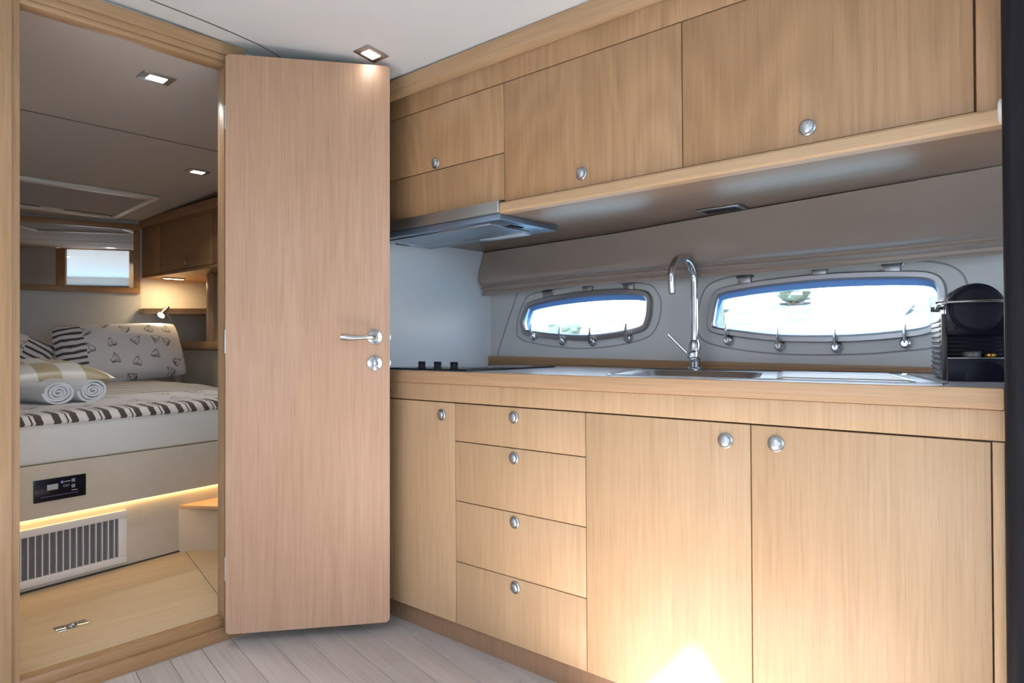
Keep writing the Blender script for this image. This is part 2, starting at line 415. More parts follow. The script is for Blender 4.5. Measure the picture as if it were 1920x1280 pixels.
# floor of the galley / saloon: planks
fl = struct('floor', box(nb(), -.30, 4.2, -3.3, .75, -.06, -.004), 'floor_gap', label='pale greyish laminate plank floor of the galley')
BASE['floor'] = (0, 0, 0)
ang = math.radians(-11); ca, sa = math.cos(ang), math.sin(ang)
pm = {}
def plank_mesh(length):
    key = round(length, 2)
    if key not in pm:
        bm = nb(); box(bm, 0, length, 0, .0985, -.012, 0, .0008, 1); bmesh.ops.recalc_face_normals(bm, faces=bm.faces)
        me = bpy.data.meshes.new('plank'); bm.to_mesh(me); bm.free(); me.materials.append(MAT['floor_laminate']); pm[key] = me
    return pm[key]
for r in range(-34, 16):
    x = -2.2 + (r*.37) % .9
    while x < 4.9:
        cxm, cym = x + .6, r*.1 + .05
        ps, pv = cxm*ca - cym*sa, cxm*sa + cym*ca
        x0 = x; x += 1.2
        # keep inside the saloon: test both ends
        e0 = (x0*ca - r*.1*sa, x0*sa + r*.1*ca); e1 = ((x0+1.2)*ca - r*.1*sa, (x0+1.2)*sa + r*.1*ca)
        if not (-.30 < ps < 4.2 and -3.3 < pv < .1) and not (-.26 < e1[0] < 4.2 and -3.3 < e1[1] < .05) and not (-.26 < e0[0] < 4.2 and -3.3 < e0[1] < .05): continue
        # clip the ends against the bulkhead and the far end
        xa, xb = x0, x0 + 1.1985
        lo = (-.290 + (r*.1 + .05)*sa)/ca; hi = (4.19 + r*.1*sa)/ca
        xa = max(xa, lo); xb = min(xb, hi)
        if xb - xa < .03: continue
        o = bpy.data.objects.new('plank', plank_mesh(xb - xa)); COL.objects.link(o); o.parent = fl
        o.matrix_local = Matrix.Rotation(ang, 4, 'Z') @ Matrix.Translation((xa, r*.1, 0))

# galley / saloon ceiling, cambered by the galley, with an added, unseen opening aft shaped to cast the sun patch
bm = nb()
ss = [-.30 + 4.5*i/12 for i in range(13)]; vs_ = [.72 - 1.54*j/24 for j in range(25)]
g = [[bm.verts.new((s, v, ceil_z(v))) for v in vs_] for s in ss]
for i in range(12):
    for j in range(24): bm.faces.new((g[i][j], g[i+1][j], g[i+1][j+1], g[i][j+1]))
sun_opening = [(1.24, -1.514), (1.74, -2.014), (1.74, -2.85), (.74, -2.85), (.74, -2.014)]
zc = ceil_z(-.82)
holed(bm, [(-.30, -.82), (4.2, -.82), (4.2, -3.3), (-.30, -3.3)], [sun_opening], lambda p: (p[0], p[1], zc))
for i in range(5):
    a, b = sun_opening[i], sun_opening[(i+1) % 5]
    bm.faces.new([bm.verts.new(q) for q in ((*a, zc), (*b, zc), (*b, zc+.05), (*a, zc+.05))])
ce = struct('ceiling', bm, 'ceiling_white', label='smooth white cambered ceiling of the galley')
gl = [(-.15, -1.15), (-.15, -.775), (-.155, -.6), (-.16, -.49), (-.165, -.40), (-.18, -.33), (-.205, -.27), (-.25, -.22)]
bm = nb()
for (a, b) in zip(gl, gl[1:]):
    d = (Vector(b) - Vector(a)).normalized(); n = Vector((-d.y, d.x))*.0022
    q = [(a[0]+n.x, a[1]+n.y), (b[0]+n.x, b[1]+n.y), (b[0]-n.x, b[1]-n.y), (a[0]-n.x, a[1]-n.y)]
    bm.faces.new([bm.verts.new((p[0], p[1], ceil_z(p[1]) - .0012)) for p in q])
part('panel_gap', bm, 'gap_dark', ce, 'thin dark seam of the ceiling panel', smooth=False)

# bulkhead with the cabin doorway (wall_left), a slab with an opening
bm = nb(); OPL, OPR, OPT = -1.065, -.482, 1.96
box(bm, -.30, S_BULK, -3.3, OPL-.03, -.05, 2.06); box(bm, -.30, S_BULK, OPR+.03, .70, -.05, 2.06)
box(bm, -.30, S_BULK, OPL-.03, OPR+.03, OPT+.03, 2.06); box(bm, -.30, S_BULK, OPL-.03, OPR+.03, -.05, .0)
struct('wall_left', bm, 'liner_white', label='white bulkhead around the cabin doorway')
# door casing: jambs, head and sill, each stepped
cs = struct_root('trim_1', 'oak casing around the cabin doorway', (-.26, -.77, 0))
def casing(name, boxes, mat):
    b = nb()
    for q in boxes: box(b, *q, .002)
    part(name, b, mat, cs)
casing('jamb', [(-.302, -.236, OPL-.085, OPL-.022, 0, 2.04), (-.302, -.252, OPL-.022, OPL, 0, 1.995)], 'casing_upright')
casing('jamb', [(-.302, -.250, OPR+.016, OPR+.07, 0, 2.04), (-.302, -.256, OPR, OPR+.018, 0, 1.995)], 'casing_upright')
casing('head', [(-.302, -.240, OPL-.085, OPR+.07, 1.998, 2.038), (-.302, -.252, OPL, OPR+.016, OPT, 1.976), (-.302, -.246, OPL-.02, OPR+.016, 1.976, 1.998)], 'casing_across')
casing('sill', [(-.302, -.246, OPL-.085, OPR+.07, 0, .044), (-.302, -.258, OPL, OPR, .044, CABIN_FLOOR+.002)], 'oak_deep_across')
b = nb(); box(b, -.237, -.2345, OPL-.066, OPL-.05, .97, 1.06, .001); part('strike_plate', b, 'chrome', cs, 'polished strike plate')

# hull side with the two portlights (wall_back), in the galley frame
P1 = [(.102,1.059),(.093,1.106),(.112,1.160),(.145,1.192),(.285,1.213),(.467,1.223),(.611,1.221),(.705,1.210),(.736,1.186),(.741,1.150),(.732,1.095),(.703,1.055),(.597,1.032),(.445,1.019),(.283,1.027),(.165,1.040),(.118,1.047)]
P2 = [(.962,1.069),(.966,1.110),(.978,1.160),(1.003,1.196),(1.108,1.213),(1.216,1.221),(1.318,1.225),(1.422,1.225),(1.562,1.219),(1.650,1.208),(1.684,1.178),(1.690,1.125),(1.678,1.066),(1.645,1.028),(1.532,1.012),(1.40,1.005),(1.227,1.008),(1.088,1.024),(.985,1.042)]
def loop2(pts): return smooth_loop([Vector(p) for p in pts], 5)
holes = [[tuple(p) for p in inset_loop(loop2(P), .006)] for P in (P1, P2)]
bm = nb()
holed(bm, [(-.30, -.10), (4.25, -.10), (4.25, 2.12), (-.30, 2.12)], holes, lambda p: (p[0], HULL, p[1]))
holed(bm, [(-.30, -.10), (4.25, -.10), (4.25, 2.12), (-.30, 2.12)], holes, lambda p: (p[0], HULL+.03, p[1]))
hw = struct('wall_back', bm, 'grey_moulding', KF, 'grey white moulded hull side behind the worktop')
for gp in ([(.062,1.055),(.068,1.12),(.10,1.185),(.165,1.228),(.46,1.246),(.70,1.236),(.762,1.195),(.775,1.14),(.758,1.075),(.715,1.03),(.60,1.003),(.435,.988),(.28,.995),(.15,1.013),(.085,1.03)],
           [(.918,1.06),(.924,1.13),(.955,1.205),(1.03,1.235),(1.20,1.248),(1.42,1.252),(1.60,1.246),(1.70,1.222),(1.738,1.17),(1.735,1.08),(1.69,1.0),(1.54,.975),(1.40,.967),(1.22,.968),(1.06,.985),(.95,1.012)]):
    lp = loop2(gp); part('moulding_line', tube(nb(), [(p.x, HULL, p.y) for p in lp], .0030, 6, closed=True, upv=(0, 1, 0), flat=.6), 'groove_grey', hw)
part('moulding_seam', tube(nb(), [(.070, HULL, 1.24), (.0, HULL-.001, 1.09), (-.062, HULL, .945)], .0026, 6), 'groove_grey', hw)

def portlight(name, pts, label, clips, hinges):
    root = struct_root(name, label, (pts[0][0]+.3, HULL, .99), KF)
    out = loop2(pts); a = inset_loop(out, .004); c = inset_loop(out, .018); d = inset_loop(out, .024)
    def at(l, y): return [(p.x, y, p.y) for p in l]
    b = nb(); loft(b, [at(out, HULL), at(out, HULL-.012), at(a, HULL-.018), at(c, HULL-.018), at(d, HULL-.012), at(d, HULL+.03)])
    part('frame', b, 'frame_steel', root)
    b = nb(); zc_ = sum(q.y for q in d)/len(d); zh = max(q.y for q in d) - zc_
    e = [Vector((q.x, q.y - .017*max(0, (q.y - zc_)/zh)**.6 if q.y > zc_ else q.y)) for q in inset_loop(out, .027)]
    loft(b, [at(d, HULL+.004), at(e, HULL+.010), at(e, HULL+.022)]); part('sky_tint_ring', b, 'bevel_sky_blue', root, 'blue ring of painted sky reflection around the pane')  # ring painted blue for sky reflected in the inner bevel, widest at the top
    b = nb(); bb = [b.verts.new(p) for p in at(e, HULL+.012)]; b.faces.new(bb); part('pane', b, 'window_glass', root, smooth=False)
    for (s, w) in hinges:
        h = part('hinge', box(nb(), s-.022, s+.022, HULL-.014, HULL, w-.020, w+.012, .002), 'frame_steel', root)
        for ds in (-.026, .026): part('screw', lathe(nb(), [(.0045, 0), (.0045, -.006), (.002, -.008)], (s+ds, HULL-.003, w+.006), 'y', 10), 'chrome', h)
    for (s, w) in clips:
        y0 = HULL-.022
        c_ = part('clip', lathe(nb(), [(.015, .02), (.0165, .006), (.0145, -.003), (.010, -.006), (.009, -.011), (.004, -.011)], (s, y0, w-.010), 'y', 18), 'clip_steel', root)
        b = nb(); tube(b, [(s, y0-.004, w-.008), (s-.001, y0-.010, w+.008), (s+.001, y0-.014, w+.026), (s+.003, y0-.012, w+.046)], [.0075, .0085, .0075, .0058], 10, flat=.55)
        part('lever', b, 'clip_steel', c_)
        b = nb(); tube(b, [(s+.012*math.cos(q), y0+.004-.002*math.sin(q), w-.014+.014*math.sin(q)) for q in [math.radians(-160+k*18) for k in range(10)]], .0022, 8)
        part('loop', b, 'clip_steel', c_)
    return root
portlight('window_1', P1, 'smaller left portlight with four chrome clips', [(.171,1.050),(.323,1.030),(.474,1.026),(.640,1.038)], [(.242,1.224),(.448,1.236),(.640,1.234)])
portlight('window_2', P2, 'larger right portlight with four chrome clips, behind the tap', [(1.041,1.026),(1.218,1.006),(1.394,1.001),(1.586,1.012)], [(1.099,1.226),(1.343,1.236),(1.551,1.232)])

# white side panel beside the hob with an oak front edge
sp_ = struct('wall_panel', box(nb(), -.125, -.095, .045, HULL, .90, 1.46), 'side_panel_white', KF, 'plain white side panel beside the hob')
part('edge_strip', box(nb(), -.127, -.085, .030, .046, .90, 1.46, .002), 'oak_deep_upright', sp_, 'narrow oak edge strip')
c_ = part('door_catch', box(nb(), -.104, -.082, .018, .030, 1.035, 1.062, .002), 'chrome', sp_, 'small chrome door catch')
part('catch_pin', lathe(nb(), [(.004, 0), (.004, .016)], (-.088, .022, 1.040), 'z', 10), 'chrome', c_)

# unseen remainder of the saloon behind the camera: side wall with a long window, aft wall with a wide doorway
bm = nb()
holed(bm, [(-.30, -.05), (4.2, -.05), (4.2, 2.08), (-.30, 2.08)], [[(.3, .55), (3.7, .55), (3.7, 1.05), (.3, 1.05)]], lambda p: (p[0], -3.3, p[1]))
struct('wall_front', bm, 'liner_white', label='unseen white saloon side wall with a long window')
bm = nb()
holed(bm, [(-3.3, -.05), (.75, -.05), (.75, 2.08), (-3.3, 2.08)], [[(-2.65, .12), (-.35, .12), (-.35, 1.92), (-2.65, 1.92)]], lambda p: (4.2, p[0], p[1]))
struct('wall_right', bm, 'liner_white', label='unseen white aft wall with a wide open doorway')
wf = struct_root('window_3', 'unseen wide dark framed saloon doorway', (4.2, -1.5, .12))
for v0_, v1_, z0_, z1_ in ((-2.65, -2.60, .12, 1.92), (-.40, -.35, .12, 1.92), (-1.55, -1.47, .12, 1.92), (-2.65, -.35, 1.87, 1.92)):
    part('frame_bar', box(nb(), 4.17, 4.23, v0_, v1_, z0_, z1_, .003), 'dark_wenge', wf)

# ------------------------------------------------------------------ the cabin shell
bm = nb(); box(bm, -3.85, -.30, -1.95, .86, -.02, CABIN_FLOOR-.003)
cf = struct('floor_cabin', bm, 'gap_dark', label='pale oak floor of the cabin'); BASE['floor_cabin'] = (0, 0, 0)
# two boards: the large hatch board and the side board, with a seam between
seam = [(-1.02, -.262), (-.38, -.418)]
part('floor_board', prism(nb(), [(-.300, -1.95), (-.300, -.4385), (-1.20, -.2195), (-1.20, -1.95)], CABIN_FLOOR-.003, CABIN_FLOOR), 'cabin_floor_oak', cf, smooth=False)
part('floor_board', prism(nb(), [(-.300, -.4360), (-.300, .5), (-1.20, .5), (-1.20, -.2170)], CABIN_FLOOR-.003, CABIN_FLOOR), 'cabin_floor_oak', cf, smooth=False)
bm = nb(); grid(bm, lambda a, b: (-3.85 + 3.55*a, -1.95 + 2.81*b, cabin_ceil(-3.85 + 3.55*a)), 6, 6)
cc = struct('ceiling_cabin', bm, 'cabin_headliner', label='taupe fabric ceiling of the cabin')
bm = nb(); box(bm, -1.192, -1.188, -1.75, .28, cabin_ceil(-1.19)-.0015, cabin_ceil(-1.19)+.01); part('panel_gap', bm, 'gap_dark', cc, smooth=False)
YAW = math.radians(17)
def far_s(v): return -3.0 + (v - .28)*math.tan(YAW) if v < .28 else -3.0
struct('wall_cabin_far', prism(nb(), [(far_s(-1.95), -1.95), (-3.0, .28), (-3.0, .86), (-3.85, .86), (-3.85, -1.95)], 0, 2.0), 'cabin_wall_vinyl', label='pale vinyl cabin wall behind the pillows')
struct('wall_cabin_left', box(nb(), -3.85, -.30, -2.0, -1.95, .0, 2.05), 'cabin_wall_vinyl', label='pale cabin side wall')
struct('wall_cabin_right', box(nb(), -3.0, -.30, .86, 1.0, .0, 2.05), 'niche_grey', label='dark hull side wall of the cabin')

# ================================================================== GALLEY FURNITURE
def knob(parent, s, w, v=0.0, r=.0192):
    k = part('knob', lathe(nb(), [(r, .0), (r, -.004), (r*.86, -.0065), (r*.80, -.0050)], (s, v, w), 'y', 28), 'brushed_steel', parent, 'round satin metal push knob')
    part('button', lathe(nb(), [(r*.70, -.004), (r*.70, -.0105), (r*.55, -.0128), (r*.2, -.0138)], (s, v, w), 'y', 24), 'satin_nickel', k)
def slab(s0, s1, w0, w1, v0=0.0, th=.019, bev=.0012): return box(nb(), s0, s1, v0, v0+th, w0, w1, bev)
G = .0014
def base_unit(name, s0, s1, label, doors, extra=None):
    t = thing(name, label, 'cabinet', ((s0+s1)/2, .3, .075))
    b = nb()
    for q in ((s0+.001, s0+.017, .02, .56, .075, .81), (s1-.017, s1-.001, .02, .56, .075, .81), (s0+.017, s1-.017, .02, .56, .075, .092), (s0+.017, s1-.017, .548, .56, .092, .81), (s0+.001, s1-.001, .0205, .026, .076, .81)): box(b, *q)
    part('carcass', b, 'oak_deep_upright', t, smooth=False)
    for kind, a0, a1, w0, w1, ks, kw in doors:
        d = part(kind, slab(a0+G, a1-G, w0+G, w1-G), 'oak_upright', t)
        if ks is not None: knob(d, ks, kw)
    return t
base_unit('base_cabinet', -.09, .386, 'leftmost oak base cabinet half hidden by the open door', [('door', -.09, .386, .075, .811, .323, .768)])
base_unit('drawer_cabinet', .386, .914, 'oak drawer cabinet with four stacked drawers', [
    ('drawer', .386, .914, .684, .811, .647, .780), ('drawer', .386, .914, .485, .684, .647, .654), ('drawer', .386, .914, .283, .485, .648, .456), ('drawer', .386, .914, .075, .283, .649, .255)])
base_unit('base_cabinet', .914, 1.391, 'oak base cabinet with its knob at top right, right of the drawers', [('door', .914, 1.391, .075, .811, 1.329, .768)])
bc = base_unit('base_cabinet', 1.391, 1.885, 'rightmost oak base cabinet beside the dark post', [('door', 1.391, 1.863, .075, .811, 1.451, .771)])
part('end_stile', slab(1.8645, 1.884, .075, .811), 'oak_upright', bc)
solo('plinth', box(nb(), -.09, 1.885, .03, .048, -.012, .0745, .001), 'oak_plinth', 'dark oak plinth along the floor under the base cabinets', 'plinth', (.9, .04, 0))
solo('fascia_board', box(nb(), -.09, 1.885, 0, .019, .8135, .8725, .001), 'oak_upright', 'oak fascia strip between worktop edge and cabinet doors', 'fascia', (.9, .01, .8135))
# worktop: laminate top with a cut-out for the sink, thick oak front edge
SX0, SX1, SY0, SY1 = .934, 1.79, .065, .545
def skew(p): return Vector((p[0] - .345*(p[1] - SY0), p[1]))          # the inset sink has slanted ends
wt = thing('worktop', 'pale laminate galley worktop with thick oak front edge', 'worktop', (.9, .3, .8735))
b = nb(); wo = [(-.093, .016), (1.885, .016), (1.885, HULL-.002), (-.093, HULL-.002)]; hole = [tuple(skew(p)) for p in rrect(SX0+.02, SX1-.02, SY0+.02, SY1-.02, .03, 5)]
for z in (.915, .8735): holed(b, wo, [hole], lambda p: (p[0], p[1], z))
for lp in (wo, hole): loft(b, [[(x, y, .8735) for x, y in lp], [(x, y, .915) for x, y in lp]])
bmesh.ops.remove_doubles(b, verts=b.verts, dist=.0002)
part('top', b, 'worktop_laminate', wt, smooth=False)
part('front_edge', box(nb(), -.093, 1.885, -.007, .0158, .8735, .9153, .003), 'oak_worktop_edge', wt, 'oak front edge')
# backsplash strip tapering along the hull
b = nb(); prism(b, [(-.093, .9155), (1.885, .9155), (1.885, .9285), (-.093, .9555)], HULL-.022, HULL-.002, 'y', .002)
solo('backsplash_strip', b, 'oak_deep_along', 'oak upstand strip at the back of the worktop', 'trim', (.9, HULL-.01, .9155))
solo('ledge_strip', box(nb(), -.05, 1.885, HULL-.030, HULL-.022, .9155, .9235, .001), 'oak_deep_along', 'thin lower oak strip along the back of the worktop', 'trim', (.9, HULL-.03, .9155))

# hob
hb = thing('hob', 'black glass hob with three black knobs on the worktop', 'hob', (.2, .3, .9153))
b = nb(); prism(b, rrect(-.07, .405, .045, .535, .012), .9153, .9215, 'z', .0015); part('glass_plate', b, 'black_glass', hb)
for s in (.125, .210, .295):
    k = part('knob', lathe(nb(), [(.0165, .9215), (.0165, .9245), (.0125, .926), (.0120, .940), (.0105, .9415)], (s, .085, 0), 'z', 20), 'black_plastic', hb)
    part('grip', box(nb(), s-.016, s+.016, .085-.0045, .085+.0045, .932, .9455, .0015), 'black_plastic', k)
for s, v, r in ((.09, .36, .07), (.28, .40, .085), (.27, .22, .06)):
    b = nb(); tube(b, [(s+r*math.cos(a), v+r*math.sin(a), .9216) for a in [2*math.pi*k/32 for k in range(32)]], .0012, 6, closed=True, flat=.3); part('cooking_zone_ring', b, 'icon_white', hb)

# sink
sk = thing('sink', 'stainless steel inset sink with a ribbed drainer', 'sink', (1.3, .3, .9153))
Z1 = .9185
BX0, BX1, BY0, BY1 = 1.0, 1.385, .115, .475
b = nb()
outer = [skew(p) for p in rrect(SX0, SX1, SY0, SY1, .03, 5)]
bowl = [skew(p) for p in rrect(BX0, BX1, BY0, BY1, .06, 6)]
holed(b, [tuple(p) for p in inset_loop(outer, .010)], [[tuple(p) for p in bowl]], lambda p: (p[0], p[1], Z1-.003))
part('deck', b, 'stainless', sk, smooth=False)
b = nb(); o3 = inset_loop(outer, .005); o4 = inset_loop(outer, .010)
loft(b, [[(p.x, p.y, .9153) for p in outer], [(p.x, p.y, Z1-.001) for p in outer], [(p.x, p.y, Z1) for p in o3], [(p.x, p.y, Z1-.003) for p in o4]]); part('rim', b, 'chrome', sk)
b = nb(); c1 = [skew(p) for p in rrect(BX0+.012, BX1-.012, BY0+.012, BY1-.012, .06, 6)]; c2 = [skew(p) for p in rrect(BX0+.03, BX1-.03, BY0+.03, BY1-.03, .05, 6)]
loft(b, [[(p.x, p.y, Z1-.003) for p in bowl], [(p.x, p.y, Z1-.02) for p in c1], [(p.x, p.y, Z1-.090) for p in c1], [(p.x, p.y, Z1-.102) for p in c2]], cap1=True); part('bowl', b, 'stainless', sk)
part('drain', lathe(nb(), [(.035, Z1-.1025), (.035, Z1-.099), (.028, Z1-.0975), (.006, Z1-.0995)], (*skew(((BX0+BX1)/2, (BY0+BY1)/2)), 0), 'z', 24), 'chrome', sk)
for k in range(7):
    y = .135 + k*.053; dx_ = skew((0, y)).x; b = nb(); tube(b, [(1.43+dx_, y, Z1-.003), (1.445+dx_, y, Z1+.0006), (1.72+dx_, y, Z1+.0006), (1.735+dx_, y, Z1-.003)], .0052, 8, flat=.5); part('drainer_rib', b, 'stainless', sk)

# tap
tp = thing('kitchen_tap', 'tall chrome gooseneck kitchen tap behind the sink', 'tap', (.957, .60, .9153))
fx, fy = .957, .60
part('base_flange', lathe(nb(), [(.026, .9153), (.026, .920), (.0205, .924)], (fx, fy, 0), 'z', 28), 'chrome', tp)
part('body', lathe(nb(), [(.0195, .922), (.0195, .948), (.021, .955), (.021, 1.002), (.0135, 1.018)], (fx, fy, 0), 'z', 28), 'chrome', tp)
R_ = .0755; dx, dy = -.05, -.9987
path = [(fx, fy, 1.016), (fx, fy, 1.10), (fx, fy, 1.20)]
for k in range(0, 13):
    a = math.pi*k/12*1.08; path.append((fx + dx*R_*(1-math.cos(a)), fy + dy*R_*(1-math.cos(a)), 1.222 + R_*math.sin(a)))
e = Vector(path[-1]); d = (e - Vector(path[-2])).normalized(); path.append(tuple(e + d*.03))
part('spout', tube(nb(), path, .0125, 18), 'chrome', tp)
part('aerator', tube(nb(), [tuple(e + d*.028), tuple(e + d*.034)], .0098, 14), 'dark_rubber', tp)
hd = part('handle_ball', lathe(nb(), [(.004, -.052), (.013, -.049), (.019, -.040), (.0205, -.030), (.0205, -.022), (.0185, -.010), (.0175, .0)], m=Matrix.Translation((fx-.002, fy, .962)) @ Matrix.Rotation(math.radians(22), 4, 'Z') , axis='y', n=24), 'chrome', tp)
part('lever', tube(nb(), [(fx-.012, fy-.038, .975), (fx-.045, fy-.052, 1.012), (fx-.068, fy-.062, 1.038)], [.0042, .0036, .004], 10), 'chrome', hd)

# ---------------------------------------------------------------- upper cabinets (fronts 3 cm behind the base fronts)
UV = .03
def upper_unit(name, s0, s1, label, fronts):
    t = thing(name, label, 'cabinet', ((s0+s1)/2, .3, 1.46))
    b = nb()
    z0 = 1.462
    for q in ((s0+.001, s0+.017, .05, HULL-.03, z0, 1.84), (s1-.017, s1-.001, .05, HULL-.03, z0, 1.84), (s0+.017, s1-.017, .05, HULL-.03, 1.825, 1.84), (s0+.017, s1-.017, .05, HULL-.03, z0, z0+.015), (s0+.001, s1-.001, .051, .056, z0, 1.84)): box(b, *q)
    part('carcass', b, 'oak_deep_upright', t, smooth=False)
    for kind, a0, a1, w0, w1, ks, kw in fronts:
        d = part(kind, slab(a0+G, a1-G, w0+G, w1-G, UV), 'oak_upper', t)
        if ks is not None: knob(d, ks, kw, UV)
    return t
upper_unit('wall_cabinet', -.09, .586, 'left oak wall cabinet above the cooker hood', [('door', -.09, .586, 1.618, 1.842, .268, 1.641), ('front_panel', -.09, .586, 1.467, 1.618, None, None)])
upper_unit('wall_cabinet', .586, 1.205, 'middle oak wall cabinet right of the cooker hood', [('door', .586, 1.205, 1.461, 1.842, .887, 1.500)])
uc = upper_unit('wall_cabinet', 1.205, 1.885, 'right oak wall cabinet with strong flame grain beside the dark post', [('door', 1.205, 1.838, 1.461, 1.842, 1.518, 1.499)])
part('end_stile', slab(1.841, 1.884, 1.461, 1.842, UV), 'oak_upper', uc)
solo('frieze_board', box(nb(), -.09, 1.885, UV, UV+.019, 1.8435, 1.914, .001), 'oak_upper', 'oak frieze board above the wall cabinet doors', 'frieze', (.9, .04, 1.8435))
b = nb(); prism(b, [(UV-.002, 1.9145), (UV-.014, 1.922), (UV-.020, 1.935), (UV-.020, 1.981), (UV+.02, 1.981), (UV+.02, 1.9145)], -.09, 1.885, 'x')
solo('cornice', b, 'oak_upper_along', 'oak cornice moulding where the wall cabinets meet the ceiling', 'cornice', (.9, .03, 1.9145))
b = nb(); prism(b, [(UV-.012, 1.424), (UV-.016, 1.430), (UV-.014, 1.453), (UV-.008, 1.459), (UV+.02, 1.459), (UV+.02, 1.424)], .577, 1.885, 'x')
pl = thing('pelmet', 'pale oak pelmet rail below the wall cabinet doors', 'pelmet', (1.2, .03, 1.424)); part('rail', b, 'oak_along', pl)
part('end_cap', lathe(nb(), [(.024, 0), (.024, -.005), (.018, -.007)], (1.8862, UV-.026, 1.446), 'x', 24), 'vent_cream', pl, 'round cream cap')
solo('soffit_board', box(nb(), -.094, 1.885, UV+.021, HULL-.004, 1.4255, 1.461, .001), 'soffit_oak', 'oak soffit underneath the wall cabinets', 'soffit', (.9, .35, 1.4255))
av = thing('soffit_vent', 'small dark metal vent set in the soffit above the tap', 'vent', (1.13, .455, 1.4255))
part('frame', box(nb(), 1.06, 1.20, .40, .472, 1.4195, 1.4253, .002), 'frame_steel', av); 
for k in range(4): part('slot', box(nb(), 1.075, 1.185,   .411+.014*k, .419+.014*k, 1.4185, 1.4196), 'black_plastic', av, smooth=False)

# cooker hood
hd_ = thing('cooker_hood', 'slim stainless cooker hood above the hob', 'cooker hood', (.28, .16, 1.40))
part('front_strip', box(nb(), -.085, .5745, UV-.018, UV+.019, 1.4255, 1.4655, .004, 3), 'brushed_steel', hd_)
part('body', box(nb(), -.085, .5745, UV-.010, .325, 1.4045, 1.4253, .003), 'hood_grey', hd_)
f_ = part('grease_filter', box(nb(), -.03, .50, .055, .245, 1.4015, 1.4048, .001), 'hood_filter', hd_)
b = nb()
for q in ((-.036, .506, .049, .056), (-.036, .506, .244, .251), (-.036, -.029, .056, .244), (.499, .506, .056, .244)): box(b, q[0], q[1], q[2], q[3], 1.3995, 1.405, .001)
part('filter_frame', b, 'stainless', f_)
part('lamp_lens', box(nb(), .25, .47, .265, .305, 1.3985, 1.405, .003), 'lens_frost', hd_)
for s in (-.055, .527): part('filter_catch', box(nb(), s-.012, s+.012, .12, .18, 1.4005, 1.405, .001), 'black_plastic', hd_)

# rolled-up fabric blind under the soffit
def vtop(s):
    pts = [(-.1, .648), (.0, .645), (.63, .602), (1.19, .492), (1.85, .385), (1.9, .38)]
    for (a, va), (c, vc) in zip(pts, pts[1:]):
        if s <= c: return va + (vc-va)*(s-a)/(c-a)
    return pts[-1][1]
prof = [(0, 0, 1.424), (.10, -.002, 1.408), (.25, -.010, 1.378), (.42, -.022, 1.345), (.58, -.034, 1.315), (.70, -.042, 1.294), (.76, -.042, 1.284), (.80, -.030, 1.2765), (.81, -.006, 1.2735), (.83, -.012, 1.266), (.87, -.028, 1.2605), (.89, -.026, 1.2555), (.90, -.004, 1.2535), (.93, -.010, 1.2465), (.97, -.022, 1.240), (1.0, -.018, 1.2335), (1.0, .004, 1.2325), (.95, .012, 1.26)]
b = nb(); NS = 70
def bl(i, j):
    s = -.088 + 1.966*i; k, dv, w = prof[min(len(prof)-1, int(round(j*(len(prof)-1))))]
    vb = .655
    wr = mnoise.noise((s*2.6, w*20 + s*2, 1.3))*.016 + mnoise.noise((s*7, w*30 + s*9, 4.7))*.004
    amp = max(0, min(1, (1.42 - w)/.05))*(1 if w > 1.29 else .22)
    sag = .004*math.sin(s*3.1) if w < 1.30 else 0
    return (s, vtop(s) + (vb - vtop(s))*k + dv + wr*amp, w + sag + (.012*(s/1.9) if w < 1.4 else 0))
grid(b, bl, NS, len(prof)-1)
rb = thing('roman_blind', 'gathered beige fabric blind drawn up above the portlights', 'blind', (.9, .6, 1.23))
fb = part('fabric', b, 'blind_fabric', rb); sm = fb.modifiers.new('th', 'SOLIDIFY'); sm.thickness = .002; ss_ = fb.modifiers.new('sub', 'SUBSURF'); ss_.levels = 1; ss_.render_levels = 1
part('bottom_bar', tube(nb(), [bl(i/40, (len(prof)-3)/(len(prof)-1)) for i in range(41)], .004, 8), 'blind_fabric', rb)
part('side_cord', tube(nb(), [(1.874, .40, 1.42), (1.870, .47, 1.36), (1.872, .52, 1.31), (1.868, .56, 1.27)], .005, 8), 'blind_fabric', rb)

# dark post at the end of the galley
b = nb(); prism(b, rrect(1.8865, 2.02, -.045, .10, .022, 6), -.01, 2.0, 'z')
solo('post', b, 'dark_wenge', 'dark stained wooden post at the right end of the galley', 'post', (1.95, .03, -.01))

# ---------------------------------------------------------------- coffee machine
CM = KF @ Matrix.Translation((1.759, .222, .9153)) @ Matrix.Rotation(math.radians(14), 4, 'Z')
cm = thing('coffee_machine', 'black capsule coffee machine with ribbed grey side beside the post', 'coffee machine', (0, 0, 0), CM)
WD, DP, HT = .118, .30, .224
def dome(y0, y1, inset=0.0, z0=.0):
    pts = [(inset, z0), (WD-inset, z0)]; c = HT - WD/2
    for k in range(17):
        a = math.pi*k/16; pts.append((WD/2 + (WD/2-inset)*math.cos(a), c + (WD/2-inset)*math.sin(a)))
    b = nb(); prism(b, pts, y0, y1, 'y', .003); return b
part('housing', dome(.055, DP, 0, .004), 'rib_grey', cm, 'grey metallic housing')
part('front_shell', dome(.030, .056, .001, .105), 'black_gloss', cm)
part('head_ring', lathe(nb(), [(.0535, .032), (.0535, .027), (.049, .024), (.046, .026)], (WD/2, 0, HT-WD/2), 'y', 32), 'black_plastic', cm)
part('head_disc', lathe(nb(), [(.0455, .031), (.045, .0245), (.02, .0225)], (WD/2, 0, HT-WD/2), 'y', 28), 'black_plastic', cm)
part('cup_niche_back', box(nb(), .003, WD-.003, .0525, .0548, .05, .17), simple('black_matte', (.006, .006, .010), .6, spec=.1), cm)
for k in range(11): part('niche_rib', box(nb(), .006, WD-.006, .0500, .0530, .060+.0095*k, .0615+.0095*k, .0004), 'black_gloss', cm)
